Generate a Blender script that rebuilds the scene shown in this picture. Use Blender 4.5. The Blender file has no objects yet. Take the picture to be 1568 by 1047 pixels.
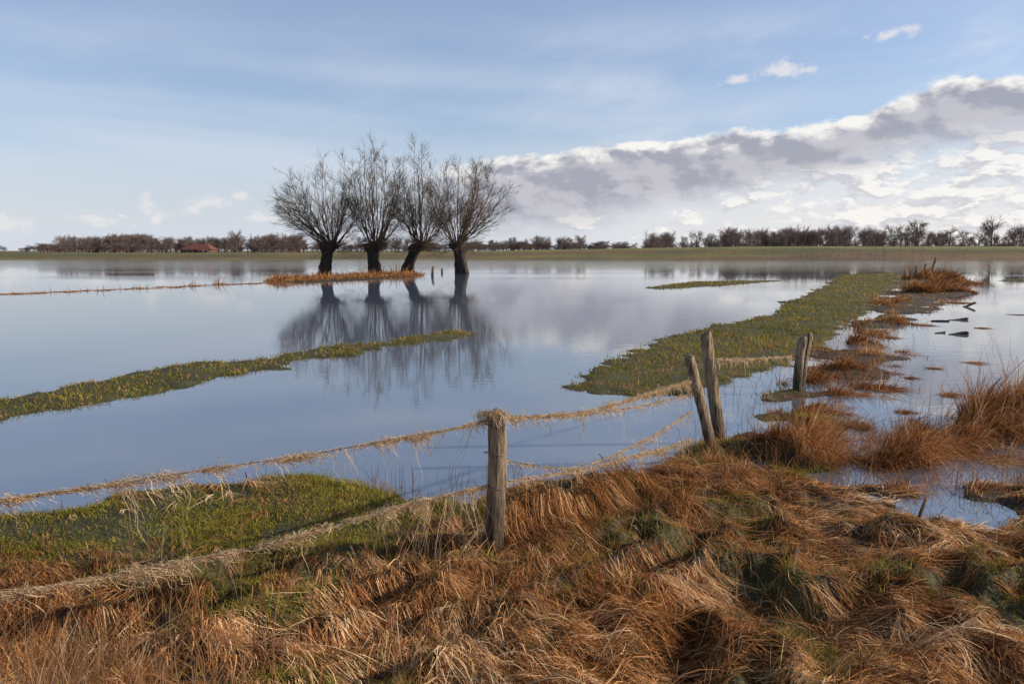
import bpy, math, random
import numpy as np
from mathutils import Vector
rng=np.random.default_rng(7); random.seed(7)
sc=bpy.context.scene
sc.view_settings.view_transform='Standard'; sc.view_settings.look='None'; sc.view_settings.exposure=0
# ---------- camera calibration: image pixels unprojected to ground positions from eye height 2.2 m
EYE=2.2; F=1219.6; CX=784.0; CY=523.5; HZ=384.0
PIT=math.atan((CY-HZ)/F)
def ray(px,py):
    u=(px-CX)/F; v=(CY-py)/F
    return np.array([u, math.cos(PIT)+v*math.sin(PIT), -math.sin(PIT)+v*math.cos(PIT)])
def G(px,py,z=0.0):
    d=ray(px,py); t=(z-EYE)/d[2]; return (d[0]*t,d[1]*t)
def AT(px,py,Y):
    d=ray(px,py); t=Y/d[1]; return (d[0]*t,Y,EYE+d[2]*t)
# ---------- noise
TB=rng.random((256,256))
def vn(x,y,s=0):
    x=np.asarray(x,float)+s*17.31; y=np.asarray(y,float)+s*9.77
    xi=np.floor(x).astype(int); yi=np.floor(y).astype(int); fx=x-xi; fy=y-yi
    fx=fx*fx*(3-2*fx); fy=fy*fy*(3-2*fy)
    a=TB[xi&255,yi&255]; b=TB[(xi+1)&255,yi&255]; c=TB[xi&255,(yi+1)&255]; d=TB[(xi+1)&255,(yi+1)&255]
    return (a*(1-fx)+b*fx)*(1-fy)+(c*(1-fx)+d*fx)*fy
def fbm(x,y,s=0,o=4):
    r=0;a=.5;t=0
    for i in range(o):
        r=r+a*vn(x*2**i,y*2**i,s+i*3); t+=a; a*=.5
    return r/t
def ss(a,b,x):
    t=np.clip((x-a)/(b-a),0,1); return t*t*(3-2*t)
def sdf(x,y,poly):
    P=np.array(poly); d=np.full(x.shape,1e18); ins=np.zeros(x.shape,bool)
    for i in range(len(P)):
        ax,ay=P[i-1]; bx,by=P[i]
        ex,ey=bx-ax,by-ay; wx=x-ax; wy=y-ay
        t=np.clip((wx*ex+wy*ey)/(ex*ex+ey*ey+1e-12),0,1)
        dd=(wx-ex*t)**2+(wy-ey*t)**2; d=np.minimum(d,dd)
        c=((ay>y)!=(by>y)); 
        if abs(by-ay)>1e-9: ins^= c&(x<(bx-ax)*(y-ay)/(by-ay)+ax)
    d=np.sqrt(d); return np.where(ins,d,-d)
def GP(l): return [G(*p) for p in l]
PA=GP([(-900,850),(-300,815),(0,790),(120,778),(180,765),(250,748),(330,742),(420,735),(490,731),(560,738),(600,752),(650,768),(740,762),(850,742),(900,728),(975,748),(1010,715),(1050,695),(1120,665),(1160,645),(1175,610),(1210,590),(1240,605),(1275,635),(1290,680),(1240,690),(1235,722),(1320,742),(1420,748),(1500,738),(1600,748),(2000,740)])+[(30,6),(30,-20),(-30,-20),(-30,4)]
PB=GP([(885,592),(960,547),(1000,522),(1080,507),(1180,482),(1210,460),(1270,436),(1285,421),(1370,417),(1385,430),(1360,455),(1300,490),(1270,530),(1200,562),(1110,582),(1040,602),(960,606)])
PC=GP([(-300,640),(0,610),(100,592),(200,570),(300,555),(400,550),(430,543),(520,530),(620,517),(700,507),(722,510),(700,517),(620,529),(540,545),(450,552),(440,565),(350,576),(260,600),(150,618),(60,636),(0,646),(-300,690)])
PD=GP([(975,441),(1060,431),(1215,429),(1130,436),(1010,443)])
PE=GP([(1520,430),(1570,426),(1650,428),(1600,433)])
PH=GP([(1235,590),(1250,560),(1290,520),(1310,490),(1350,460),(1375,435),(1400,422),(1440,417),(1472,421),(1474,450),(1430,468),(1390,485),(1340,500),(1325,530),(1350,575),(1320,596),(1280,602)])
PG1=GP([(1332,708),(1342,675),(1400,645),(1435,665),(1430,700),(1390,714)])
PG2=GP([(1440,695),(1450,650),(1500,615),(1600,590),(1750,600),(1750,660),(1560,685)])
PF=GP([(412,432),(440,425),(560,419),(640,420),(600,427),(480,433)])
PGreen=GP([(-500,830),(0,775),(480,722),(640,755),(720,800),(660,850),(500,872),(300,880),(0,890),(-500,940)])
PUD=GP([(1430,775),(1490,768),(1560,800),(1520,815),(1450,800)])
PUD2=GP([(1230,722),(1330,726),(1350,742),(1290,748),(1240,738)])
FL0=np.array([-0.12,5.4]); FL1=np.array([2.3,8.7])
TUS=[(1225,700,.42,.46),(1265,690,.35,.30),(1190,690,.3,.32),(1238,665,.38,.38),(1045,800,.3,.28),(1090,770,.28,.28),(1130,745,.25,.2),(1010,775,.2,.16),(1110,720,.2,.22),(1375,700,.4,.32),(1408,695,.32,.45),(1350,706,.3,.2),(1480,675,.4,.38),(1530,655,.5,.55),(1575,650,.5,.75),(1505,640,.35,.5),(1460,690,.3,.22),(1290,565,.4,.3),(1335,590,.45,.34),(1275,598,.35,.25),(1310,522,.4,.24),(1255,580,.35,.36),(1365,492,.5,.28),(1405,495,.4,.25),(1380,464,.8,.4),(1400,448,.9,.6),(1430,442,1.1,.7),(1460,447,1.,.5),(1462,462,.7,.4),(900,742,.2,.13),(1420,427,1.6,.7),(1450,426,1.6,.6),(1466,434,1.2,.5),(1345,512,.4,.2),(1425,560,.12,.2),(1490,552,.15,.2),(1395,575,.12,.15),(1450,600,.14,.2),(1385,625,.15,.2),(1320,650,.16,.18),(1500,500,.2,.2),(1550,480,.2,.25),(1535,700,.25,.2)]
TXY=[(*G(px,py,.05),r,h) for px,py,r,h in TUS]
def field(x,y):
    d=np.hypot(x,y)
    am=np.clip(d/14,.35,2.5); n=(fbm(x*1.1/am,y*1.1/am,1,4)-.5)*1.3*am*.5
    n2=(fbm(x*1.3,y*1.3,9,3)-.5)*.5; n3=(fbm(x*2.6,y*2.6,19,3)-.5)
    sA=sdf(x,y,PA)+n2+n3*.35
    sA=np.minimum(sA,-(sdf(x,y,PUD)+n2*.5)); sA=np.minimum(sA,-(sdf(x,y,PUD2)+n2*.5))
    pd=fbm(x*1.6,y*1.6,51,3); sA=np.where((x>2.2)&(y>6.0),np.minimum(sA,(.55-pd)*1.6),sA)
    sB=sdf(x,y,PB)+n*.9+n3*.7; sC=sdf(x,y,PC)+n*.9+n3*.7-.08; sD=sdf(x,y,PD)+n*.5-.3; sE=sdf(x,y,PE)-.3
    sH=sdf(x,y,PH)+n*2.0-.40+(fbm(x*.7,y*.7,61,3)-.5)*2.6; sG=np.maximum(sdf(x,y,PG1),sdf(x,y,PG2))+n*1.2-.2
    sF=sdf(x,y,PF)+n*.3
    s=np.maximum.reduce([sA,sB,sC,sD,sE,sH,sG,sF])
    z=np.clip(s*.16,-.25,.04)+.012*(fbm(x*2.5,y*2.5,3,3)-.5)
    dryA=ss(-.35,.5,-(sdf(x,y,PGreen)+(fbm(x*1.7,y*1.7,4)-.5)*1.6))
    dryA=np.where(sA>-.3,dryA,0)
    m=ss(0,.9,sA)*dryA
    ca,sa=math.cos(-.75),math.sin(-.75); xr=x*ca-y*sa; yr=x*sa+y*ca
    w=fbm(xr*1.0,yr*2.4,6,4); bil=1-np.abs(2*w-1)*3.0
    z=z+m*(.04+.15*np.clip(bil,-.3,.8)+.10*(fbm(x*6,y*6,8,3)-.5))+ss(0,.6,sA)*.06*(fbm(x*3.3,y*3.3,88,3)-.5)
    z=np.where((sA>.7)&(y<6.0),np.maximum(z,.012),z)
    e=FL1-FL0; t=np.clip(((x-FL0[0])*e[0]+(y-FL0[1])*e[1])/(e@e),0,1)
    dl=np.hypot(x-FL0[0]-e[0]*t,y-FL0[1]-e[1]*t)
    z=z+.10*np.exp(-(dl/.30)**2)*ss(-.3,.3,sA)*ss(.02,.15,t)*(.5+1.*vn(x*2.2,y*2.2,55))
    gp=ss(.50,.60,fbm(x*1.3,y*1.7,71,4))
    dry=np.maximum.reduce([dryA*(sA>-.3)*(1-.66*gp),(sH>-.3)*ss(0.3,.55,fbm(x*.9,y*.9,12)+.25*(sH>sB)),1.*(sG>-.3),1.*(sF>-.6)])
    for (cx,cy,r,h) in TXY:
        q=np.exp(-((x-cx)**2+(y-cy)**2)/(r*.6)**2); z=z+q*h*.3; dry=np.maximum(dry,ss(.1,.4,q)*1.)
    shore=196+ (fbm(x*.02,y*.0,5)-.5)*22
    cr=1.6+ss(-60,90,x)*1.9
    zf=np.where(y<235,ss(0,1,(y-shore)/(240-shore))*cr, cr-(cr-1.2)*ss(240,262,y))
    z=np.where(y>shore-4,np.maximum(zf+.02*(y>shore)-.1*(y<shore),-.2),z)
    z=np.where(y>300,1.2+0*z,z)
    return z,dry,s
# ---------- mesh helpers
def mesh_np(name,V,Fc,cols=None,mat=None,smooth=False,parent=None):
    me=bpy.data.meshes.new(name); V=np.asarray(V,np.float32).reshape(-1,3); Fc=np.asarray(Fc,np.int32); k=Fc.shape[1]
    me.vertices.add(len(V)); me.vertices.foreach_set('co',V.ravel())
    me.loops.add(Fc.size); me.loops.foreach_set('vertex_index',Fc.ravel())
    me.polygons.add(len(Fc)); me.polygons.foreach_set('loop_start',np.arange(0,Fc.size,k,dtype=np.int32))
    if smooth: me.polygons.foreach_set('use_smooth',np.ones(len(Fc),bool))
    if cols is not None:
        a=me.color_attributes.new('tint','FLOAT_COLOR','POINT')
        c=np.ones((len(V),4),np.float32); c[:,:3]=cols; a.data.foreach_set('color',c.ravel())
    me.update(calc_edges=True)
    if mat: me.materials.append(mat)
    ob=bpy.data.objects.new(name,me); sc.collection.objects.link(ob)
    if parent: ob.parent=parent
    return ob
def ribbon_geo(P,W,side,C):
    N,K,_=P.shape
    s=side[:,None,:]*W[:,:,None]*.5
    V=np.stack([P-s,P+s],2).reshape(-1,3)
    b=(np.arange(N)*K*2)[:,None]+np.arange(K-1)[None]*2
    Fc=np.stack([b,b+1,b+3,b+2],-1).reshape(-1,4)
    if C.ndim==2: C=np.repeat(C[:,None],K,1)
    C=np.repeat(C.reshape(-1,3),2,0)
    return V,Fc,C
def tube_geo(P,R,M=4):
    N,K,_=P.shape
    T=np.gradient(P,axis=1); T/=np.linalg.norm(T,axis=2,keepdims=True)+1e-9
    ref=np.where(np.abs(T[:,:1,2:3])>.9,np.array([1.,0,0]),np.array([0,0,1.]))
    A=np.cross(T,np.broadcast_to(ref,T.shape)); A/=np.linalg.norm(A,axis=2,keepdims=True)+1e-9
    B=np.cross(T,A)
    th=np.arange(M)/M*2*math.pi
    V=P[:,:,None,:]+R[:,:,None,None]*(A[:,:,None,:]*np.cos(th)[None,None,:,None]+B[:,:,None,:]*np.sin(th)[None,None,:,None])
    V=V.reshape(-1,3)
    b=(np.arange(N)*K*M)[:,None,None]+(np.arange(K-1)*M)[None,:,None]
    j=np.arange(M)[None,None,:]; j2=(j+1)%M
    Fc=np.stack([b+j,b+j2,b+M+j2,b+M+j],-1).reshape(-1,4)
    return V,Fc
def join(parts):
    o=0;Vs=[];Fs=[];Cs=[]
    for p in parts:
        Vs.append(p[0]);Fs.append(p[1]+o);o+=len(p[0])
        if len(p)>2: Cs.append(p[2])
    return np.concatenate(Vs),np.concatenate(Fs),(np.concatenate(Cs) if Cs else None)
# ---------- materials
class Nd:
    def __init__(s,nt): s.nt=nt
    def new(s,t,**k):
        n=s.nt.nodes.new(t)
        for a,b in k.items(): setattr(n,a,b)
        return n
    def put(s,sock,v):
        if isinstance(v,bpy.types.NodeSocket): s.nt.links.new(v,sock)
        else: sock.default_value=v
    def m(s,op,a,b=0.,c=0.,clamp=False):
        n=s.new('ShaderNodeMath',operation=op,use_clamp=clamp); s.put(n.inputs[0],a); s.put(n.inputs[1],b)
        return n.outputs[0]
    def add(s,a,b): return s.m('ADD',a,b)
    def sub(s,a,b): return s.m('SUBTRACT',a,b)
    def mul(s,a,b): return s.m('MULTIPLY',a,b)
    def mr(s,v,a,b,c=0.,d=1.,smooth=True):
        n=s.new('ShaderNodeMapRange',interpolation_type='SMOOTHSTEP' if smooth else 'LINEAR')
        for i,q in enumerate([v,a,b,c,d]): s.put(n.inputs[i],q)
        return n.outputs[0]
    def noise(s,vec,scale,det=4.,rough=.5,dist=0.):
        n=s.new('ShaderNodeTexNoise'); s.put(n.inputs['Vector'],vec)
        n.inputs['Scale'].default_value=scale; n.inputs['Detail'].default_value=det; n.inputs['Roughness'].default_value=rough; n.inputs['Distortion'].default_value=dist
        return n.outputs[0]
    def comb(s,x,y,z=0.):
        n=s.new('ShaderNodeCombineXYZ'); s.put(n.inputs[0],x); s.put(n.inputs[1],y); s.put(n.inputs[2],z); return n.outputs[0]
    def mix(s,f,a,b,bt='MIX'):
        n=s.new('ShaderNodeMix',data_type='RGBA',blend_type=bt); s.put(n.inputs[0],f); s.put(n.inputs[6],a if not isinstance(a,tuple) else (*a,1)[:4]); s.put(n.inputs[7],b if not isinstance(b,tuple) else (*b,1)[:4]); return n.outputs[2]
    def ramp(s,f,stops,interp='LINEAR'):
        n=s.new('ShaderNodeValToRGB'); s.put(n.inputs[0],f); r=n.color_ramp; r.interpolation=interp
        while len(r.elements)<len(stops): r.elements.new(.5)
        for e,(p,c) in zip(r.elements,stops):
            e.position=p; e.color=(c,c,c,1) if not isinstance(c,tuple) else (*c,1)
        return n.outputs[0]
def mat(name):
    m=bpy.data.materials.new(name); m.use_nodes=True; nt=m.node_tree
    return m,Nd(nt),nt.nodes['Principled BSDF'],nt.nodes['Material Output']
def bump(n,h,st,dist): 
    b=n.new('ShaderNodeBump'); n.put(b.inputs['Height'],h); b.inputs['Strength'].default_value=st; b.inputs['Distance'].default_value=dist; return b.outputs[0]
def blade_mat(name,tr=.35):
    m=bpy.data.materials.new(name); m.use_nodes=True; nt=m.node_tree; nt.nodes.clear(); n=Nd(nt)
    a=n.new('ShaderNodeAttribute',attribute_name='tint').outputs['Color']
    d=n.new('ShaderNodeBsdfDiffuse'); n.put(d.inputs[0],a)
    t=n.new('ShaderNodeBsdfTranslucent'); n.put(t.inputs[0],a)
    x=n.new('ShaderNodeMixShader'); x.inputs[0].default_value=tr; o=n.new('ShaderNodeOutputMaterial')
    nt.links.new(d.outputs[0],x.inputs[1]); nt.links.new(t.outputs[0],x.inputs[2]); nt.links.new(x.outputs[0],o.inputs[0]); return m
M_dry=blade_mat('dry_grass_blades',.22); M_green=blade_mat('green_grass_blades',.35); M_straw=blade_mat('straw_fibre',.3)
# ground
M_ground,n,p,o=mat('ground_soil')
pos=n.new('ShaderNodeNewGeometry').outputs['Position']
a=n.new('ShaderNodeAttribute',attribute_name='tint').outputs['Color']
n1=n.noise(pos,1.2,4,.65); n2=n.noise(pos,22.,3,.6); n3=n.noise(pos,.06,3,.6)
c=n.mix(1.,a,n.ramp(n1,[(.3,(.55,.5,.4)),(.7,(1.35,1.3,1.2))]),'MULTIPLY')
c=n.mix(1.,c,n.ramp(n2,[(.3,.5),(.7,1.5)]),'MULTIPLY')
c=n.mix(1.,c,n.ramp(n3,[(.35,(.75,.85,.75)),(.65,(1.3,1.15,1.1))]),'MULTIPLY')
n.put(p.inputs['Base Color'],c); p.inputs['Roughness'].default_value=.85; n.put(p.inputs['Normal'],bump(n,n2,.8,.03))
# water
M_water,n,p,o=mat('flood_water')
pos=n.new('ShaderNodeNewGeometry').outputs['Position']
sp=n.new('ShaderNodeSeparateXYZ'); n.put(sp.inputs[0],pos)
patch=n.mr(n.noise(n.comb(n.mul(sp.outputs[0],.02),n.mul(sp.outputs[1],.06)),1.,2,.5),.42,.62)
far=n.mr(sp.outputs[1],70.,150.)
amp=n.m('MAXIMUM',n.mul(patch,.25),far)
amp=n.add(n.mul(amp,1.),.06)
h=n.noise(n.comb(n.mul(sp.outputs[0],2.2),n.mul(sp.outputs[1],5.)),1.,3,.55)
h2=n.noise(n.comb(n.mul(sp.outputs[0],.5),n.mul(sp.outputs[1],.9)),1.,1,.5)
hh=n.mul(n.add(h,n.mul(h2,.8)),amp)
p.inputs['Base Color'].default_value=(.12,.145,.195,1); p.inputs['Roughness'].default_value=.015; p.inputs['IOR'].default_value=3.4
n.put(p.inputs['Normal'],bump(n,hh,.5,.018))
# bark
def bark(name,c1,c2,sc1=6.,st=1.):
    m,n,p,o=mat(name); tc=n.new('ShaderNodeTexCoord').outputs['Object']; mp=n.new('ShaderNodeMapping'); n.put(mp.inputs[0],tc); mp.inputs['Scale'].default_value=(sc1,sc1,sc1*.12)
    q=n.noise(mp.outputs[0],3.,6,.7); n.put(p.inputs['Base Color'],n.mix(n.mr(q,.35,.65),c1,c2)); p.inputs['Roughness'].default_value=.9
    n.put(p.inputs['Normal'],bump(n,q,st,.05)); return m
def flat(name,c):
    m,n,p,o=mat(name); q=n.noise(n.new('ShaderNodeNewGeometry').outputs['Position'],.4,1); n.put(p.inputs['Base Color'],n.mix(q,tuple(v*.7 for v in c),tuple(v*1.3 for v in c))); p.inputs['Roughness'].default_value=.85; p.inputs['Specular IOR Level'].default_value=.2; return m
M_bark=bark('willow_bark',(.012,.010,.008),(.05,.036,.026),2.)
M_twig=flat('willow_twig',(.135,.095,.062))
M_far=flat('distant_branches',(.18,.135,.12))  # distance haze is put into this base colour by lightening it
M_post=bark('weathered_post',(.055,.036,.023),(.50,.36,.23),9.,1.)
nt=M_post.node_tree; nn=Nd(nt); pp=nt.nodes['Principled BSDF']; src=pp.inputs['Base Color'].links[0].from_socket
gp=nn.new('ShaderNodeNewGeometry').outputs['Position']; s3=nn.new('ShaderNodeSeparateXYZ'); nn.put(s3.inputs[0],gp)
wet=nn.mr(nn.add(s3.outputs[2],nn.mul(nn.noise(gp,8.,3),.25)),.2,.75,.28,1.)
lich=nn.mr(nn.noise(gp,14.,5,.6),.58,.7,0.,.5)
nn.put(pp.inputs['Base Color'],nn.mix(1.,nn.mix(lich,src,(.16,.17,.08)),nn.comb(wet,wet,wet),'MULTIPLY'))
M_wire,n,p,o=mat('rusty_wire'); p.inputs['Base Color'].default_value=(.12,.10,.09,1); p.inputs['Roughness'].default_value=.5; p.inputs['Metallic'].default_value=.6
# ---------- ground mesh
ang=np.radians(np.concatenate([np.arange(-179.,-50,6.),np.arange(-50,-38,1.),np.arange(-38,38,.16),np.arange(38,50,1.),np.arange(50,180,6.),[181.]]))
rad=np.concatenate([[.05,.5,1.,1.5],np.geomspace(2.,330,500),np.geomspace(345,9000,24)])
Rr,Aa=np.meshgrid(rad,ang,indexing='ij'); X=(Rr*np.sin(Aa)).ravel(); Y=(Rr*np.cos(Aa)).ravel()
Z,D,S=field(X,Y)
nr,na=Rr.shape
ii=np.arange(nr-1)[:,None]*na+np.arange(na-1)[None]; Fg=np.stack([ii,ii+na,ii+na+1,ii+1],-1).reshape(-1,4)[:,::-1]
cg=np.array([.065,.065,.018]); cd=np.array([.05,.026,.012]); cw=np.array([.035,.03,.022]); cf=np.array([.14,.14,.03])
C=cg+(cd-cg)*D[:,None]; C=np.where((Z<-.02)[:,None],cw,C); 
fm=ss(150,190,Y)[:,None]; C=C*(1-fm)+cf*fm
stripe=(.45+1.1*vn(X*.01,Y*.12,3))[:,None]; brn=ss(.45,.65,vn(X*.015,Y*.2,8))[:,None]; C=np.where(fm>.5,C*stripe*(1-brn)+np.array([.15,.095,.04])*brn,C)
mesh_np('ground_terrain',np.stack([X,Y,Z],1),Fg,C,M_ground,True)
W=np.array([[-2500,-40,0],[2500,-40,0],[2500,239,0],[-2500,239,0]],float); mesh_np('flood_water',W,[[0,1,2,3]],None,M_water)
# ---------- rasters for lookup
class Ras:
    def __init__(s,x0,x1,y0,y1,st):
        s.x0,s.y0,s.st=x0,y0,st; xs=np.arange(x0,x1,st); ys=np.arange(y0,y1,st); XX,YY=np.meshgrid(xs,ys,indexing='ij'); s.z,s.d,s.s=field(XX,YY); s.n=XX.shape
        s.gx,s.gy=np.gradient(s.z,st)
    def get(s,A,x,y):
        i=np.clip(((x-s.x0)/s.st),0,s.n[0]-1.001); j=np.clip(((y-s.y0)/s.st),0,s.n[1]-1.001)
        a=i.astype(int);b=j.astype(int);fx=i-a;fy=j-b
        return (A[a,b]*(1-fx)+A[a+1,b]*fx)*(1-fy)+(A[a,b+1]*(1-fx)+A[a+1,b+1]*fx)*fy
NR=Ras(-13,16,1.5,20,.045); FR=Ras(-60,70,18,100,.3)
def look(x,y):
    near=(y<19.5)&(np.abs(x)<12.5)
    return tuple(np.where(near,NR.get(a,x,y),FR.get(b,x,y)) for a,b in ((NR.z,FR.z),(NR.d,FR.d),(NR.s,FR.s)))
def polar(N,r0,r1,a0=-40,a1=40):
    r=np.exp(rng.uniform(math.log(r0),math.log(r1),N)); a=np.radians(rng.uniform(a0,a1,N)); return r*np.sin(a),r*np.cos(a),r
def rside(N):
    a=rng.uniform(0,math.pi,N); return np.stack([np.cos(a),np.sin(a),rng.uniform(-.3,.3,N)],1)
# ---------- green grass
def green(N,r0,r1):
    x,y,r=polar(N,r0,r1); z,d,s=look(x,y)
    bare=ss(.32,.52,fbm(x*2.2,y*2.2,93,3))
    pg=((1-d)**1.2*.9+d*.12)*(.22+.78*bare)
    k=(z>-.03-rng.random(N)*.03)&(s>-.3)&(rng.random(N)<pg)&((z>.0)|(rng.random(N)<.3))
    x,y,r,z,d=x[k],y[k],r[k],z[k],d[k]; N=len(x)
    L=rng.uniform(.025,.075,N)*(.5+.9*vn(x*1.8,y*1.8,4))*np.clip(r/11,1,1.8)*(1+.5*d)
    K=3; t=np.linspace(0,1,K)[None]
    a=rng.uniform(0,2*math.pi,N); ln=rng.uniform(.2,1.3,N)
    dx=np.cos(a)*ln; dy=np.sin(a)*ln
    P=np.stack([x[:,None]+dx[:,None]*L[:,None]*t**1.6,y[:,None]+dy[:,None]*L[:,None]*t**1.6,z[:,None]-.008+L[:,None]*(t-.35*t*t*ln[:,None])],-1)
    W=np.maximum(.005,r*.0011)[:,None]*np.array([1,.8,.1])[None]
    v=np.clip(vn(x*1.6,y*1.6,14)*.45+vn(x*.35,y*.35,15)*.35+rng.random(N)*.3,0,1)
    c=np.array([.085,.10,.012])[None]*(1-v[:,None])+np.array([.40,.34,.060])[None]*v[:,None]
    st=rng.random(N)<.12+.2*d+.4*ss(.48,.66,fbm(x*2,y*2,33,3)); c[st]=[.46,.27,.115]
    c*=rng.uniform(.65,1.3,N)[:,None]
    return ribbon_geo(P,W,rside(N),c)
g=join([green(360000,3.2,12),green(240000,11,100)])
mesh_np('meadow_grass',*g,M_green)
# ---------- dry matted grass
def dcol(N,u):
    pal=np.array([[.10,.038,.014],[.40,.165,.058],[.68,.36,.155],[.92,.68,.41]])
    q=np.clip(u*3,0,2.999); i=q.astype(int); f=(q-i)[:,None]
    return np.minimum(pal[i]*(1-f)+pal[i+1]*f,.95)
def scol(N,u):
    return np.array([.46,.30,.16])[None]*(1-u[:,None])+np.array([.90,.71,.48])[None]*u[:,None]
def lay(x,y,a0,L,cu,tone,lf,lf0=None,K=6,wmul=1.):
    N=len(x); pts=np.zeros((N,K,3)); cx,cy=x.copy(),y.copy()
    for i in range(K):
        t=i/(K-1); zg=look(cx,cy)[0]; zg=np.maximum(zg,-.005)
        pts[:,i,0]=cx; pts[:,i,1]=cy; pts[:,i,2]=zg+.008+lf*math.sin(math.pi*t)**.8+ .008*rng.random(N)+(0 if lf0 is None else lf0*(1-t)**1.6)
        aa=a0+cu*t; st=L/(K-1); cx=cx+np.cos(aa)*st; cy=cy+np.sin(aa)*st
    zz=pts[:,:,2]; zs=zz.copy(); zs[:,1:-1]=np.maximum(zz[:,1:-1]*.4+.3*(zz[:,:-2]+zz[:,2:]),zz[:,1:-1]-.03); pts[:,:,2]=zs
    rr=np.hypot(x,y); pr_=np.interp(np.linspace(0,1,K),[0,.2,.4,.6,.8,1],[1,1,.9,.8,.55,.15])
    Wd=np.maximum(.0042,rr*.0007)[:,None]*pr_[None]*rng.uniform(.6,1.3,N)[:,None]*wmul
    al=a0+math.pi/2; sd=np.stack([np.cos(al),np.sin(al),rng.uniform(-.6,.6,N)],1)
    return ribbon_geo(pts,Wd,sd,dcol(N,tone)*rng.uniform(.7,1.3,N)[:,None])
def matted(nc,per,r0,r1,L0,L1,lift,aj=.22):
    x,y,r=polar(nc,r0,r1,-40,41); z,d,s=look(x,y)
    hole=ss(.30,.44,fbm(x*2.6,y*2.6,97,3))
    k=(s>.03)&(rng.random(nc)<d*d*1.05*(.06+.94*hole)+.04*(y<9))&(y<90); x,y=x[k],y[k]; nc=len(x)
    gx=NR.get(NR.gx,x,y); gy=NR.get(NR.gy,x,y)
    base=-.6+(fbm(x*.6,y*.6,31,3)-.5)*4.4
    fx=np.cos(base)-gx*1.0; fy=np.sin(base)-gy*1.0
    ba=np.arctan2(fy,fx)+rng.normal(0,.3,nc)
    cu=rng.normal(0,.6,nc); Lc=rng.uniform(L0,L1,nc); tone=np.clip(.02+.9*rng.random(nc)*(.3+1.15*vn(x*1.5,y*1.5,40)),0,1)
    rep=lambda a:np.repeat(a,per); N=nc*per
    return lay(rep(x)+rng.normal(0,.03,N),rep(y)+rng.normal(0,.03,N),rep(ba)+rng.normal(0,aj,N),rep(Lc)*rng.uniform(.35,1.15,N),rep(cu)+rng.normal(0,.4,N),np.clip(rep(tone)+rng.normal(0,.15,N),0,1),rng.gamma(1.6,lift/1.6,N))
parts=[matted(13500,11,3.0,9.5,.12,.36,.015),matted(2300,10,3.0,9,.25,.55,.04),matted(4200,8,8,75,.2,.45,.035)]
# loose sheaves swept over the fence line, falling towards the viewer and fanning to the right
nl=80; per=20; al=rng.uniform(.12,2.6,nl); e=(FL1-FL0)/np.linalg.norm(FL1-FL0)
rx=FL0[0]+e[0]*al+rng.normal(0,.12,nl); ry=FL0[1]+e[1]*al+rng.normal(0,.12,nl)
ang0=-1.7+.3*al+rng.normal(0,.25,nl); cur=rng.uniform(.4,1.5,nl); Ls=rng.uniform(.35,1.1,nl)*(1.1-.15*al); tn=rng.uniform(.1,.75,nl); hh0=rng.uniform(.0,.16,nl)
rep=lambda a:np.repeat(a,per); N=nl*per
parts.append(lay(rep(rx)+rng.normal(0,.03,N),rep(ry)+rng.normal(0,.03,N),rep(ang0)+rng.normal(0,.10,N),rep(Ls)*rng.uniform(.4,1.1,N),rep(cur)+rng.normal(0,.25,N),np.clip(rep(tn)+rng.normal(0,.15,N),0,1),rng.gamma(1.6,.02,N),rep(hh0)*rng.uniform(.4,1.2,N),K=9))
def tussock(cx,cy,R,H,N,upr=.5,tone0=.45):
    rr=R*np.sqrt(rng.random(N))*.75; th=rng.uniform(0,2*math.pi,N)
    x=cx+rr*np.cos(th); y=cy+rr*np.sin(th); z=look(x,y)[0]
    wind=-.5; out=rr/R*1.1
    a=th+rng.normal(0,.8,N); dx=np.cos(a)*out+.4*math.cos(wind); dy=np.sin(a)*out+.4*math.sin(wind)
    L=H*rng.uniform(.4,1.3,N); K=6; t=np.linspace(0,1,K)[None]; dr=rng.uniform(.4,1.5,N)[:,None]*np.where(rng.random(N)<.15,.1,1)[:,None]
    X_=x[:,None]+dx[:,None]*L[:,None]*(t*.35+t*t*.75); Y_=y[:,None]+dy[:,None]*L[:,None]*(t*.35+t*t*.75)
    up=L*upr*rng.uniform(.3,1.6,N)
    Z_=z[:,None]-.02+up[:,None]*1.5*t-(up[:,None]*1.5*.85)*dr*t**2.4
    zg=look(X_.ravel(),Y_.ravel())[0].reshape(X_.shape); Z_=np.maximum(Z_,np.maximum(zg,0)+.006)
    dist=math.hypot(cx,cy)
    W=max(.0042,dist*.0007)*np.array([1,1,.9,.75,.5,.1])[None]*rng.uniform(.6,1.3,N)[:,None]
    return ribbon_geo(np.stack([X_,Y_,Z_],-1),W,rside(N),dcol(N,np.clip(rng.normal(tone0,.24,N),0,1)))
tp=[]
for (cx,cy,r,h) in TXY:
    q=min(1.,9/math.hypot(cx,cy))
    for k_ in range(3):
        tp.append(tussock(cx+rng.normal(0,r*.4),cy+rng.normal(0,r*.4),r*rng.uniform(.4,1.),h*rng.uniform(.55,1.25),int(850*r*(.3+.7*q))+10,.62,rng.uniform(.15,.5)))
cnt=0
for i in range(3500):
    px=rng.uniform(1180,1660); py=384+rng.uniform(30,370); x,y=G(px,py)
    z,d,s=look(np.array([x]),np.array([y]))
    if y>95 or d[0]<.4 or s[0]<-.45 or s[0]>.8: continue
    h=rng.uniform(.05,.24)*(1+y/60); tp.append(tussock(x,y,rng.uniform(.06,.25)*(1+y/50),h,70,.7,rng.uniform(.2,.6))); cnt+=1
    if cnt>200: break
for i in range(140):
    px=rng.uniform(-50,1620); py=rng.uniform(770,1060); x,y=G(px,py); z,d,s=look(np.array([x]),np.array([y]))
    if s[0]<.1 or d[0]<.3: continue
    tp.append(tussock(x,y,rng.uniform(.05,.14),rng.uniform(.06,.18),60,.7,rng.uniform(.1,.7)))
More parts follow.
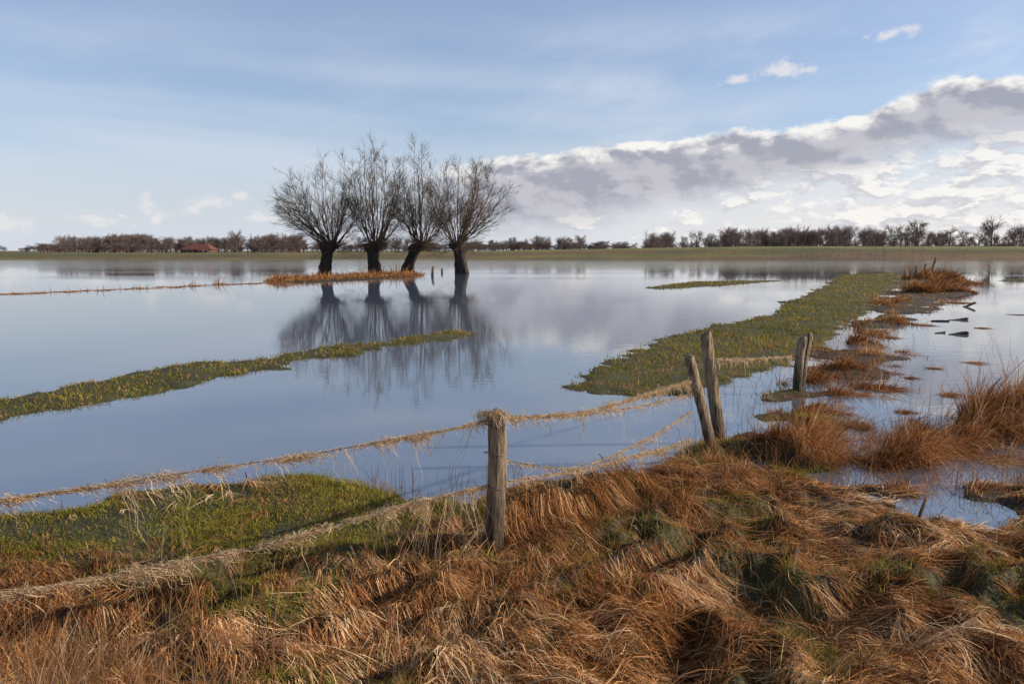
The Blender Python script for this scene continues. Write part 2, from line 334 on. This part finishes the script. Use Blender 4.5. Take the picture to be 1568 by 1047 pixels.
for i in range(320):
    t=rng.random(); 
    if t<.6: px=rng.uniform(-60,425); py=451-px*.043+rng.normal(0,.7)
    else: px=rng.uniform(412,640); py=431-(px-412)*.045+rng.normal(0,1.2)
    x,y=G(px,py); big=rng.random()<.06
    tp.append(tussock(x,y,.4 if t<.6 else .8,rng.uniform(.12,.3)*(1.6 if big else 1)*(1 if t<.6 else 1.4),45 if t<.6 else 90,.9,.4))
for (px,py,h) in [(333,435,.6),(260,440,.3)]:
    x,y=G(px,py); tp.append(tussock(x,y,.4,h,90,1.0,.4))
mesh_np('matted_dry_grass',*join(parts),M_dry)
mesh_np('dry_grass_tussocks',*join(tp),M_dry)
def stalks(x,y,H,lean,wd,tone):
    N=len(x); z=np.maximum(look(x,y)[0],-.02); K=6; t=np.linspace(0,1,K)[None]; a=rng.uniform(0,2*math.pi,N); b=rng.normal(0,lean,N)[:,None]
    w=rng.normal(0,.02,(N,K)).cumsum(1)*.35
    P=np.stack([x[:,None]+np.cos(a)[:,None]*b*H[:,None]*t**1.7+w*H[:,None],y[:,None]+np.sin(a)[:,None]*b*H[:,None]*t**1.7,z[:,None]+H[:,None]*(t-.25*np.abs(b)*t*t)],-1)
    W=wd[:,None]*np.array([1,1,.95,.85,.7,.3])[None]; sd=np.tile([[1.,.15,0]],(N,1))
    return ribbon_geo(P,W,sd,dcol(N,tone))
sp_=[]
nc_=130; n_=18; cxs=rng.uniform(-3.1,-1.1,nc_)-.0; cys=rng.uniform(2.9,3.9,nc_)
x=np.repeat(cxs,n_)+rng.normal(0,.05,nc_*n_); y=np.repeat(cys,n_)+rng.normal(0,.05,nc_*n_); N=len(x)
sp_.append(stalks(x,y,rng.uniform(.1,.45,N)*np.clip(1.2-(x+3)*.4,.4,1.2),.5,rng.uniform(.002,.004,N),np.clip(rng.normal(.6,.25,N),0,1)))
x=rng.uniform(-3,-1.0,34); y=rng.uniform(3.2,4.6,34); sp_.append(stalks(x,y,rng.uniform(.4,.9,34),.25,np.full(34,.0042),rng.uniform(.2,.8,34)))
x=rng.uniform(-1.5,2.5,1300); y=rng.uniform(3.4,8,1300); k=look(x,y)[2]>.1; x,y=x[k],y[k]; sp_.append(stalks(x,y,rng.uniform(.05,.18,len(x)),.7,np.full(len(x),.003),rng.uniform(.4,1,len(x))))
px=rng.uniform(1050,1560,800); py=rng.uniform(520,760,800); q=np.array([G(a,b) for a,b in zip(px,py)]); k=rng.random(800)<.3+.7*(look(q[:,0],q[:,1])[2]>-.3); q=q[k]; sp_.append(stalks(q[:,0],q[:,1],rng.uniform(.06,.36,len(q)),.5,np.full(len(q),.006),rng.uniform(.1,.6,len(q))))
px=rng.uniform(560,1000,160); py=rng.uniform(725,775,160); q=np.array([G(a,b) for a,b in zip(px,py)]); sp_.append(stalks(q[:,0],q[:,1],rng.uniform(.06,.22,160),.4,np.full(160,.004),rng.uniform(.1,.6,160)))
mesh_np('dead_grass_stalks',*join(sp_),M_straw)
# ---------- fence
def post(name,base,top,r,mat_=M_post,seed=0,dig=.25):
    base=np.array(base,float); top=np.array(top,float); K=26;M=20; rs=np.random.default_rng(seed)
    ax=top-base; b=base-ax/np.linalg.norm(ax)*dig; ax=top-b; L=np.linalg.norm(ax); T=ax/L
    A=np.cross(T,[0,1,0]); A/=np.linalg.norm(A); B=np.cross(T,A)
    V=[];Fc=[]
    prof=1+.10*rs.standard_normal(M)*.6
    for i in range(K):
        t=i/(K-1); c=b+ax*t+A*r*.18*math.sin(t*5+seed)+B*r*.15*math.sin(t*7)
        for j in range(M):
            th=j/M*2*math.pi; rr=r*(1.06-.1*t)*(prof[j]+.025*rs.standard_normal())
            if i==K-1: rr*=.86
            V.append(c+(A*math.cos(th)+B*math.sin(th))*rr+(T*r*(.3*math.cos(th*1+seed)+.1*rs.standard_normal()) if i>=K-2 else 0))
    for i in range(K-1):
        for j in range(M): Fc.append((i*M+j,i*M+(j+1)%M,(i+1)*M+(j+1)%M,(i+1)*M+j))
    V.append(top+T*r*.2); ti=len(V)-1
    me=bpy.data.meshes.new(name); me.from_pydata([tuple(v) for v in V],[],Fc+[((K-1)*M+j,(K-1)*M+(j+1)%M,ti) for j in range(M)]); me.materials.append(mat_)
    ob=bpy.data.objects.new(name,me); sc.collection.objects.link(ob)
    for pg in me.polygons[:-M]: pg.use_smooth=True
    return ob
Y1=5.45; b1=AT(757,868,Y1); t1=AT(760,632,Y1); post('fence_post',b1,t1,.066,seed=1)
Y2=8.2; post('fence_post',AT(1092,700,Y2),AT(1055,545,Y2-.1),.055,seed=2)
Y3=9.0; post('fence_post',AT(1101,690,Y3),AT(1082,510,Y3),.06,seed=3)
Y4=12.2; post('fence_post',AT(1217,615,Y4),AT(1230,517,Y4),.07,seed=4)
post('fence_post',AT(1224,610,Y4+.7),AT(1239,510,Y4+.7),.06,seed=5)
post('fence_post',(-4.6,2.35,0),(-4.6,2.35,1.15),.066,seed=6)
xx,yy=G(1425,417); post('fence_post',(xx,yy,-.3),AT(1433,394,yy),.14,seed=7)
xx,yy=G(1414,417); post('fence_post',(xx,yy,-.3),AT(1417,404,yy),.1,seed=8)
xx,yy=G(1403,419); post('fence_post',(xx,yy,-.3),AT(1404,407,yy),.1,seed=9)
xx,yy=G(661,422); post('mooring_post',(xx,yy,-.3),AT(664,408,yy),.13,seed=10)
xx,yy=G(677,417); post('mooring_post',(xx,yy,-.3),AT(677,411,yy),.1,seed=11)
q=G(1398,815,.1); post('broken_stick',(q[0],q[1],.08),AT(1418,762,q[1]),.012,seed=12)
M_drift=flat('wet_driftwood',(.045,.033,.024))
def beam(px,py,L,ang_,tilt,seed,r=.05):
    x,y=G(px,py); d=np.array([math.cos(ang_),math.sin(ang_),tilt]); c=np.array([x,y,.01]); post('driftwood_stick',c-d*L/2,c+d*L/2,r,M_drift,seed=seed,dig=.02)
beam(1478,470,1.0,.3,.30,21,.045); beam(1468,490,.7,.25,.08,22,.04); beam(1440,492,.5,-.2,.04,25,.03); beam(1468,512,.5,.1,.12,23,.045); beam(1440,510,.35,.4,.1,26,.025); beam(1252,537,.5,.2,.1,24,.04)
def smooth_path(pts,n=80):
    pts=np.array(pts,float); m=len(pts); t=np.linspace(0,m-1,n)
    P=np.stack([np.interp(t,np.arange(m),pts[:,k]) for k in range(3)],1)
    ker=np.ones(9)/9
    for _ in range(2):
        Pp=np.concatenate([np.repeat(P[:1],4,0),P,np.repeat(P[-1:],4,0)]); P2=np.stack([np.convolve(Pp[:,k],ker,'valid') for k in range(3)],1); P2[0]=P[0];P2[-1]=P[-1];P=P2
    return P
def YL(px):
    x1,y1=b1[0],Y1; u=(px-CX)/F; dx=x1+4.6; dy=y1-2.35
    t=(u*2.35+4.6)/(dx-u*dy); return 2.35+t*dy
def wl(l): return [AT(px,py,YL(px)) for px,py in l]
top_l=[(-4.6,2.35,1.02)]+wl([(0,766),(100,751),(200,737),(330,716),(450,700),(600,673),(700,655),(745,643)])
low_l=[(-4.6,2.35,.62)]+wl([(0,908),(100,894),(200,876),(300,856),(400,836),(500,806),(600,780),(680,758),(745,744)])
def RS(px,py):
    t=(px-760)/(1060-760); return AT(px,py,Y1+(8.1-Y1)*t**1.35)
top_r=[RS(*q) for q in [(772,640),(830,636),(900,630),(960,613),(1010,597),(1055,584)]]
top_r2=[RS(*q) for q in [(772,636),(830,640),(900,634),(980,622),(1060,602)]]
mid_r=[RS(*q) for q in [(772,704),(830,715),(880,718),(940,697),(1000,668),(1060,628)]]
low_r=[RS(*q) for q in [(772,738),(830,728),(900,718),(960,700),(1020,686),(1060,672)]]
r34=[AT(1095,550,9.0),AT(1150,549,10.5),AT(1215,545,12.2)]; 
wires=[(top_l,1.15),(low_l,1.3),(top_r,.95),(top_r2,.3),(mid_r,.4),(low_r,.6),(r34,.45)]
fib=[];wt=[]
def fibres(P,N,Lr,spread,hang,tone0):
    seg=np.linalg.norm(np.diff(P,axis=0),axis=1); cum=np.concatenate([[0],seg.cumsum()]); tot=cum[-1]; sd_=int(tot*10)%50
    s=rng.uniform(0,tot,N); dens=fbm(s*7,s*0,sd_,2); k=rng.random(N)<ss(.2,.68,dens)*1.0+.12; s=s[k]; N=len(s)
    L=rng.uniform(*Lr,N); K=6; t=np.linspace(-.5,.5,K)[None]
    ss_=np.clip(s[:,None]+L[:,None]*t,0,tot)
    B=np.stack([np.interp(ss_,cum,P[:,k]) for k in range(3)],-1)
    bulk=(.3+1.6*vn(ss_*8,ss_*0,7+sd_)**2)[:,:,None]
    off=rng.normal(0,spread,(N,1,3))*bulk+rng.normal(0,spread*.6,(N,K,3))*bulk**.5
    off[:,:,2]-=spread*.6*bulk[:,:,0]
    hg=(rng.random(N)<.3)*rng.gamma(1.3,hang,N)*bulk[:,2,0]; e=(t+.5)**1.5
    off[:,:,2]-=hg[:,None]*e
    W=np.full((N,K),.0034)*np.array([.4,.9,1,1,.8,.3])*rng.uniform(.7,1.5,N)[:,None]
    W*=max(1,P[:,1].mean()/6)
    return ribbon_geo(B+off,W,rside(N),scol(N,np.clip(rng.normal(tone0,.25,N),0,1)))
def hangers(P,n_b,per,Lr):
    out=[]
    for _ in range(n_b):
        i=rng.integers(2,len(P)-2); p=P[i]; L=rng.uniform(*Lr); K=7; t=np.linspace(0,1,K)[None]
        a=rng.normal(0,.2,(per,1))+rng.normal(0,.15); b=rng.normal(0,.15,(per,1)); l=L*rng.uniform(.3,1.1,(per,1))
        X_=p[0]+rng.normal(0,.015,(per,1))+a*l*t+.02*np.sin(t*5+rng.random((per,1))*6)*t; Y_=p[1]+b*l*t+rng.normal(0,.01,(per,1)); Z_=p[2]-l*t
        zg=look(X_.ravel(),Y_.ravel())[0].reshape(X_.shape); Z_=np.maximum(Z_,zg+.02)
        out.append(ribbon_geo(np.stack([X_,Y_,Z_],-1),np.full((per,K),.003)*np.array([1,1,1,.9,.8,.6,.2]),rside(per),scol(per,np.clip(rng.normal(.3,.25,per),0,1))))
    return out
fence=bpy.data.objects.new('barbed_wire_fence',None); sc.collection.objects.link(fence)
for i,(w,dn) in enumerate(wires):
    P=smooth_path(w,120); V,Fc=tube_geo(P[None],np.full((1,len(P)),.0028),5); wt.append((V,Fc))
    tot=np.linalg.norm(np.diff(P,axis=0),axis=1).sum()
    for b_ in np.arange(.06,tot,.11):
        k=min(len(P)-2,int(b_/tot*(len(P)-1))); c0=P[k]; 
        for q_ in range(2):
            dd=rng.normal(0,1,3); dd/=np.linalg.norm(dd); wt.append(tube_geo(np.array([[c0-dd*.014,c0,c0+dd*.014]]),np.array([[.0008,.0022,.0008]]),3))
    fib.append(fibres(P,int(950*tot*dn),(.04,.13),.010 if dn>.5 else .007,.03,.7))
    fib.append(fibres(P,int(170*tot*dn),(.05,.12),.022,.07,.4))
    if i<6: fib+=hangers(P,int(2.2*tot*dn)+1,4,(.05,.18))
PL=smooth_path(low_l,120)[88:]; fib+=hangers(PL,8,10,(.3,.7)); fib+=hangers(smooth_path(top_l,120)[80:],4,5,(.15,.4))
c=np.array(t1); N=300; P0=c+rng.normal(0,1,(N,3))*[.045,.035,.010]+[-.03,0,.0]; K=5; d=rng.normal(0,1,(N,3))*[1,.8,.5]; d/=np.linalg.norm(d,axis=1,keepdims=True); t=np.linspace(-.5,.5,K)[None,:,None]
P=P0[:,None]+d[:,None]*t*rng.uniform(.05,.15,(N,1,1)); P[:,:,2]-=(t[:,:,0]**2)*.12
fib.append(ribbon_geo(P,np.full((N,K),.0032),rside(N),scol(N,np.clip(rng.normal(.3,.25,N),0,1))))
V,Fc,_=join(wt); mesh_np('strand_wires',V,Fc,None,M_wire,True,fence)
mesh_np('wire_straw',*join(fib),M_straw,False,fence)
lp=[]
for zz in (t1[2]-.08,t1[2]-.28,t1[2]-.52):
    th=np.linspace(0,2*math.pi,24); P=np.stack([b1[0]+.075*np.cos(th),Y1+.075*np.sin(th),zz+.01*np.sin(th*2)],1); lp.append(tube_geo(P[None],np.full((1,24),.003),5))
V,Fc,_=join(lp); mesh_np('wire_loops',V,Fc,None,M_wire,True,fence)
# ---------- willows
def branch(P0,D,L,K,bend,r0,r1,up=.0,wob=.06):
    N=len(L); P=np.zeros((N,K,3)); d=D/np.linalg.norm(D,axis=1,keepdims=True); p=P0.copy(); T=[]
    for i in range(K):
        P[:,i]=p; T.append(d); p=p+d*(L/(K-1))[:,None]
        d=d+rng.normal(0,wob,(N,3)); d[:,2]+=up; d+=bend; d/=np.linalg.norm(d,axis=1,keepdims=True)
    t=np.linspace(0,1,K)[None]; return P,np.stack(T,1),np.asarray(r0)[:,None]*(1-t)+np.asarray(r1)[:,None]*t
def children(P,T,R,m,t0,t1,ang0,L0,L1,rs,K,up=.03):
    N,Kp,_=P.shape; t=rng.uniform(t0,t1,(N,m)).ravel(); idx=np.repeat(np.arange(N),m); q=t*(Kp-1); i=np.clip(q.astype(int),0,Kp-2); f=(q-i)[:,None]
    p=P[idx,i]*(1-f)+P[idx,i+1]*f; d=T[idx,i]; rnd=rng.normal(0,1,d.shape); rnd-=d*(rnd*d).sum(1,keepdims=True); rnd/=np.linalg.norm(rnd,axis=1,keepdims=True)
    a=ang0*rng.uniform(.6,1.3,len(t))[:,None]; D=d*np.cos(a)+rnd*np.sin(a); L=rng.uniform(L0,L1,len(t))*(1.15-.5*t)
    return branch(p,D,L,K,0,np.full(len(t),rs),np.full(len(t),rs*.45),up)
def willow(bx,by,lean,Ht,cr,nm,off=0,seed=0):
    e=bpy.data.objects.new('pollard_willow',None); sc.collection.objects.link(e)
    hz=2.9; K=14;M=22; rs=np.random.default_rng(seed); V=[];Fc=[]
    for i in range(K):
        t=i/(K-1); z=-.5+(hz+.7)*t; cx=bx+lean*t**1.2+.12*math.sin(t*4+seed); cy=by+.1*math.sin(t*3+seed)
        r=.72*(1-.35*min(1,t*1.5))+.42*math.exp(-((t-.88)/.14)**2)
        if t>.93: r*=.72
        if i==K-1: r=.05
        for j in range(M):
            th=j/M*2*math.pi; rr=r*(1+.13*math.sin(th*3+seed+t*2)+.07*math.sin(th*7+seed*2+t*5)+.06*rs.standard_normal())
            V.append((cx+rr*math.cos(th),cy+rr*math.sin(th),z+.05*rs.standard_normal()))
    for i in range(K-1):
        for j in range(M): Fc.append((i*M+j,i*M+(j+1)%M,(i+1)*M+(j+1)%M,(i+1)*M+j))
    mesh_np('trunk',V,Fc,None,M_bark,True,e)
    hx,hy=bx+lean,by
    u=rs.normal(0,1,(nm*3,3)); u/=np.linalg.norm(u,axis=1,keepdims=True); u=u[u[:,2]>-.55][:nm]; nm=len(u)
    hv=(Ht-hz); lump=1+.10*np.sin(u[:,0]*4+seed)+.08*np.sin(u[:,2]*6+seed*3); rad_=(rs.uniform(.55,1.,nm)**.5)*lump
    ctr=np.array([hx+off,by,hz+hv*.47]); Tg=ctr+u*rad_[:,None]*np.array([cr,cr,hv*.50])
    out=Tg-np.array([hx,by,hz]); hd=out.copy(); hd[:,2]=0; hn=hd/(np.linalg.norm(hd,axis=1,keepdims=True)+1e-6)
    P0=np.array([hx,by,hz-.1])+hn*rs.uniform(.1,.6,(nm,1)); ln=np.linalg.norm(out,axis=1,keepdims=True)
    P1=P0+(out/ln*.85+hn*.22+np.array([0,0,.18]))*ln*.5
    t=np.linspace(0,1,10)[None,:,None]; P=P0[:,None]*(1-t)**2+2*P1[:,None]*t*(1-t)+Tg[:,None]*t*t
    P=P+rng.normal(0,.07,P.shape)*(t>0)
    T=np.gradient(P,axis=1); T/=np.linalg.norm(T,axis=2,keepdims=True); t2=t[:,:,0]; R=rs.uniform(.03,.07,nm)[:,None]*(1-t2)+.010*t2
    parts=[tube_geo(P,R,5)]
    P2,T2,R2=children(P,T,R,13,.22,1.,.65,.8,2.2,.014,6,.01); parts.append(tube_geo(P2,R2,3))
    P3,T3,R3=children(P2,T2,R2,7,.15,1.,.6,.4,1.1,.009,4,.01); parts.append(tube_geo(P3,R3,3))
    n5=120; th=rs.uniform(0,2*math.pi,n5); D=np.stack([np.cos(th),np.sin(th),rs.uniform(-.35,.9,n5)],1)
    P0=np.stack([hx+.5*np.cos(th),by+.5*np.sin(th),rs.uniform(hz-.7,hz+.1,n5)],1); P5,T5,R5=branch(P0,D,rs.uniform(.6,3.2,n5),6,0,np.full(n5,.017),np.full(n5,.007),.02,.1); parts.append(tube_geo(P5,R5,3))
    P6,T6,R6=children(P5,T5,R5,5,.2,1.,.6,.4,1.2,.008,4); parts.append(tube_geo(P6,R6,3))
    V,Fc,_=join(parts); mesh_np('crown',V,Fc,None,M_twig,False,e)
x,y=G(492,419); willow(x,y,1.1,11.6,4.5,50,-1.2,1)
x,y=G(573,419); willow(x,y,.15,13.1,3.6,46,.2,2)
x,y=G(622,418); willow(x,y,1.5,12.9,3.1,40,.2,3)
x,y=G(712,419); willow(x,y,-.8,11.8,4.3,48,1.2,4)
# ---------- distant bare trees
def proto(seed,shape):
    global rng
    keep=rng; rng=np.random.default_rng(seed)
    tr=np.array([[[0,0,-.5],[.1,0,1.5],[0,.1,3.2],[.1,0,5],[0,0,7.]]]); parts=[tube_geo(tr,np.array([[.3,.25,.2,.13,.07]]),6)]
    nm=24; h=rng.uniform(1.6 if shape!=1 else .1,6.5,nm); th=rng.uniform(0,6.28,nm); e=rng.uniform(.5,1.3,nm)
    D=np.stack([np.cos(th)*e,np.sin(th)*e,np.full(nm,.8)],1); L=(4.6-.35*h)*rng.uniform(.8,1.15,nm)*(1.0 if shape!=2 else .6)
    P,T,R=branch(np.stack([0*h,0*h,h],1),D,L,6,0,np.full(nm,.08),np.full(nm,.025),.05,.08); parts.append(tube_geo(P,R,3))
    P2,T2,R2=children(P,T,R,7,.2,1,.6,.9,2.2,.032,4); parts.append(tube_geo(P2,R2,3))
    P3,T3,R3=children(P2,T2,R2,4,.2,1,.6,.5,1.2,.02,3); parts.append(tube_geo(P3,R3,3))
    V,Fc,_=join(parts); V=V*(10/V[:,2].max()); me=mesh_np('p',V,Fc,None,M_far); m=me.data; bpy.data.objects.remove(me); rng=keep; return m
PR=[proto(s,s%3) for s in range(100,106)]
def trees(name,specs):
    e=bpy.data.objects.new(name,None); sc.collection.objects.link(e)
    for (x0,x1,yt,cnt,dist,var) in specs:
        for i in range(cnt):
            px=rng.uniform(x0,x1); Y_=dist*rng.uniform(.92,1.1); top=AT(px,yt+rng.uniform(-var*.6,var),Y_); h=max(1.5,top[2]-1.0)
            low=yt>370
            ob=bpy.data.objects.new('tree_instance',PR[rng.integers(6)] if not low else PR[1 if rng.random()<.5 else 4]); sc.collection.objects.link(ob); ob.parent=e
            ob.location=(top[0],Y_,1.0); s=h/10; w=s*rng.uniform(.8,1.3)*(1.8 if low else 1); ob.scale=(w,w,s); ob.rotation_euler=(0,0,rng.uniform(0,6.28))
trees('distant_woodland',[(-250,60,375,60,420,4),(60,110,374,26,400,4),(90,170,363,42,330,10),(160,230,358,42,320,7),(225,340,363,56,320,8),(335,460,361,56,330,11),(380,455,360,16,300,8),(430,640,366,44,420,8),(60,450,372,100,300,4),(430,760,373,60,360,4)])
trees('distant_tree_row',[(700,1000,371,90,460,6),(745,840,362,16,450,6),(855,900,361,7,440,4),(985,1115,356,28,430,10),(1110,1212,350,30,400,9),(1213,1305,346,32,380,8),(1320,1400,351,16,380,11),(1395,1490,353,14,360,10),(1480,1700,359,28,420,12),(980,1700,370,200,400,4),(1560,1650,346,10,380,7)])
for (px,yt,d) in [(360,350,290),(1405,333,330),(1456,343,330),(1521,325,300),(1327,344,340),(1556,340,320),(890,358,400),(1371,341,330),(1205,352,350),(1150,350,360)]:
    t=AT(px,yt,d); ob=bpy.data.objects.new('bare_tree',PR[rng.integers(6)]); sc.collection.objects.link(ob); h=t[2]-1; ob.location=(t[0],d,1.); ob.scale=(h/9,h/9,h/10)
N=170; px=np.concatenate([rng.uniform(1200,1480,130),rng.uniform(1040,1200,20),rng.uniform(1225,1260,20)]); q=np.array([AT(a,392,185+rng.uniform(0,18)) for a in px]); H=rng.gamma(2.5,.8,N)+.4
D=np.stack([rng.normal(0,.15,N),rng.normal(0,.1,N),np.ones(N)],1); P,T,R=branch(np.stack([q[:,0],q[:,1],np.zeros(N)],1),D,H,5,0,np.full(N,.035),np.full(N,.015),0,.06)
P2,T2,R2=children(P,T,R,5,.3,1,.5,.5,1.3,.016,3); V,Fc,_=join([tube_geo(P,R,3),tube_geo(P2,R2,3)]); mesh_np('flooded_saplings',V,Fc,None,M_far)
# ---------- farmhouse
e=bpy.data.objects.new('brick_farmhouse',None); sc.collection.objects.link(e)
def simple(name,c,r=.8):
    m,n,p,o=mat(name); tc=n.new('ShaderNodeTexCoord').outputs['Object']; q=n.noise(tc,1.5,6,.6); n.put(p.inputs['Base Color'],n.mix(n.mr(q,.3,.7),tuple(v*.7 for v in c),tuple(min(1,v*1.25) for v in c))); p.inputs['Roughness'].default_value=r; return m
M_roof=simple('clay_tiles',(.18,.06,.045)); M_brick=simple('brick_wall',(.12,.06,.04)); M_glass=simple('window_glass',(.03,.03,.035),.2); M_white=simple('white_frame',(.6,.6,.58))
def boxv(name,x0,x1,y0,y1,z0,z1,m):
    V=[(x,y,z) for z in (z0,z1) for y in (y0,y1) for x in (x0,x1)]; Fc=[(0,2,3,1),(4,5,7,6),(0,1,5,4),(2,6,7,3),(0,4,6,2),(1,3,7,5)]; return mesh_np(name,V,Fc,None,m,False,e)
hx,hy,_=AT(306,380,266); 
boxv('walls',-5.5,5.5,-4,4,0,1.7,M_brick)
V=[(-6,-4.4,1.7),(6,-4.4,1.7),(6,4.4,1.7),(-6,4.4,1.7),(-3,0,4.0),(3,0,4.0)]
me=bpy.data.meshes.new('roof'); me.from_pydata(V,[],[(0,1,5,4),(2,3,4,5),(1,2,5),(3,0,4),(3,2,1,0)]); me.materials.append(M_roof); ro=bpy.data.objects.new('roof',me); sc.collection.objects.link(ro); ro.parent=e
boxv('chimney',1.6,2.3,-.4,.3,3.4,4.7,M_brick)
for i,xw in enumerate((-4.2,-2,1.8,4)): boxv('window_frame_%d'%i,xw-.6,xw+.6,-4.05,-4.002,.5,1.5,M_white); boxv('window_%d'%i,xw-.5,xw+.5,-4.08,-4.052,.58,1.42,M_glass)
boxv('door',-.5,.5,-4.06,-4.002,0,1.55,M_glass)
e.location=(hx,hy,1.15); e.scale=(.85,.85,.85)
# ---------- sun + sky
SAZ=math.radians(86); SEL=math.radians(22)
sv=Vector((math.sin(SAZ)*math.cos(SEL),math.cos(SAZ)*math.cos(SEL),math.sin(SEL)))
ld=bpy.data.lights.new('sun','SUN'); ld.energy=5.0; ld.angle=math.radians(.5); ld.color=(1,.88,.71)
lo=bpy.data.objects.new('sun',ld); lo.rotation_euler=sv.to_track_quat('Z','Y').to_euler(); sc.collection.objects.link(lo)
w=bpy.data.worlds.new('World'); sc.world=w; w.use_nodes=True; nt=w.node_tree; nt.nodes.clear(); n=Nd(nt)
w.cycles.sampling_method='MANUAL'; w.cycles.sample_map_resolution=256
sky=n.new('ShaderNodeTexSky',sky_type='NISHITA'); sky.sun_disc=False; sky.sun_elevation=SEL; sky.sun_rotation=SAZ; sky.air_density=1.; sky.dust_density=.8; sky.ozone_density=2.
tc=n.new('ShaderNodeTexCoord').outputs['Generated']; s=n.new('ShaderNodeSeparateXYZ'); n.put(s.inputs[0],tc)
az=n.m('ARCTAN2',s.outputs[0],s.outputs[1]); el=n.m('ARCSINE',s.outputs[2])
deep=n.mr(el,.30,.95,1.,.5)  # dims the upper sky, out of view, to cut ambient fill
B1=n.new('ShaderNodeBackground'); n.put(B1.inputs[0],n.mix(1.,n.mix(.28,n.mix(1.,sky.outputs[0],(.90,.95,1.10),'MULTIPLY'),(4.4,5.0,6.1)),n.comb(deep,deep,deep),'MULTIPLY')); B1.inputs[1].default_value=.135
azn=n.mr(az,-.2,.8,0,1,False)
def pr(l): return n.mul(n.ramp(azn,[((a+.2),v/.3) for a,v in l]),.3)
top=pr([(-.12,.09),(-.03,.114),(.05,.120),(.175,.134),(.33,.142),(.38,.150),(.43,.168),(.49,.188),(.57,.176),(.75,.2)])
bot=pr([(-.12,.03),(-.03,.032),(.053,.036),(.175,.056),(.33,.084),(.45,.114),(.57,.120),(.75,.14)])
V1=n.comb(n.mul(az,13.),n.mul(el,22.)); V2=n.comb(n.mul(n.add(az,.012),13.),n.mul(n.add(el,.010),22.))
big=n.noise(V1,1.,6,.55); big2=n.noise(V2,1.,6,.55)
fine=n.noise(n.comb(n.mul(az,45.),n.mul(el,60.)),1.,6,.6)
t=n.sub(n.add(top,n.add(n.mul(n.sub(big,.5),.045),n.mul(n.sub(fine,.5),.020))),el)
mt=n.mr(t,-.001,.006)
soft=n.noise(n.comb(n.mul(az,8.),n.mul(el,26.),3.),1.,5,.6)
b=n.add(n.sub(el,bot),n.mul(n.sub(soft,.5),.05))
mb=n.mr(b,-.022,.022)
ml=n.mr(az,-.17,.0)
band=n.mul(n.mul(mt,mb),ml)
lit=n.mr(n.add(t,n.mul(n.sub(big2,big),.10)),.002,.020,1.,0.)
relief=n.mr(n.sub(big,big2),-.08,.08)
grey=n.mix(relief,(.37,.38,.45),(.55,.54,.59))
bc=n.mix(lit,grey,(.98,.95,.90))
rightm=n.mr(az,-.12,.45)
cl=n.noise(n.comb(n.mul(az,18.),n.mul(el,40.),7.),1.,6,.6)
cl2=n.noise(n.comb(n.mul(n.add(az,.008),18.),n.mul(n.add(el,.008),40.),7.),1.,5,.6)
below=n.mr(n.sub(n.add(bot,.03),el),-.01,.03)
cum=n.mul(n.mr(cl,n.mr(az,-.1,.5,.60,.42),n.mr(az,-.1,.5,.68,.54)),below)
cumc=n.mix(n.mr(n.sub(cl,cl2),-.05,.05),(.62,.62,.67),(.98,.95,.91))
haze=n.mr(el,-.01,.17,.88,0.)
hazec=n.mix(rightm,(.68,.72,.80),(.87,.85,.85))
ci=n.noise(n.comb(n.mul(az,1.6),n.mul(n.add(el,n.mul(az,.04)),18.),1.),1.,4,.5)
cim=n.mul(n.mr(ci,.36,.72),n.mr(el,.31,.12,0.,.55))
cif=n.noise(n.comb(n.mul(az,4.),n.mul(n.sub(el,n.mul(az,.2)),11.),9.),1.,6,.6)
cim2=n.mul(n.mul(n.mr(cif,.42,.78),n.mr(az,-.3,.5,.15,.65)),n.mr(el,.31,.2,0.,1.))
def puff(a,e_,ra,re):
    dx=n.mul(n.sub(az,a),1/ra); dy=n.mul(n.sub(el,e_),1/re); d=n.m('SQRT',n.add(n.mul(dx,dx),n.mul(dy,dy)))
    return n.mr(n.add(n.sub(1.,d),n.mul(n.sub(fine,.5),4.)),.0,1.1,0.,.9)
pf=puff(.322,.203,.042,.012)
for q in [(-.425,.050,.013,.020),(-.415,.036,.012,.010),(-.38,.050,.016,.010),(-.35,.058,.022,.012),(-.325,.063,.016,.008),(-.555,.028,.028,.012),(-.475,.034,.034,.007),(-.30,.038,.03,.006),(.43,.232,.03,.008),(.27,.198,.022,.008)]:
    pf=n.m('MAXIMUM',pf,puff(*q))
def layer(prev,col,strn,fac):
    Bg=n.new('ShaderNodeBackground'); n.put(Bg.inputs[0],col if not isinstance(col,tuple) else (*col,1)); Bg.inputs[1].default_value=strn
    m=n.new('ShaderNodeMixShader'); n.put(m.inputs[0],fac); nt.links.new(prev,m.inputs[1]); nt.links.new(Bg.outputs[0],m.inputs[2]); return m.outputs[0]
o_=layer(B1.outputs[0],(.68,.74,.84),1.,cim)
o_=layer(o_,(.80,.82,.87),1.,cim2)
o_=layer(o_,hazec,1.,haze)
o_=layer(o_,cumc,1.,n.mul(cum,.85))
o_=layer(o_,(.86,.83,.82),1.,n.mul(pf,n.mr(az,-.1,.3,.65,.8)))
o_=layer(o_,bc,1.,n.mul(band,.93))
clear=n.m('GREATER_THAN',n.m('ABSOLUTE',n.sub(el,.145)),.166)
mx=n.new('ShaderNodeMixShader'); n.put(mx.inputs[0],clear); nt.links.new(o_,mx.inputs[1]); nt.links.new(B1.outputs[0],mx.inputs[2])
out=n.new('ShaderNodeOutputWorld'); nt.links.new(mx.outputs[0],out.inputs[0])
# ---------- camera
cd_=bpy.data.cameras.new('camera'); cd_.lens=28; cd_.sensor_width=36; cd_.clip_end=20000; cd_.clip_start=.05
co=bpy.data.objects.new('camera',cd_); co.location=(0,0,EYE); co.rotation_euler=(math.radians(90)-PIT,0,0); sc.collection.objects.link(co); sc.camera=co
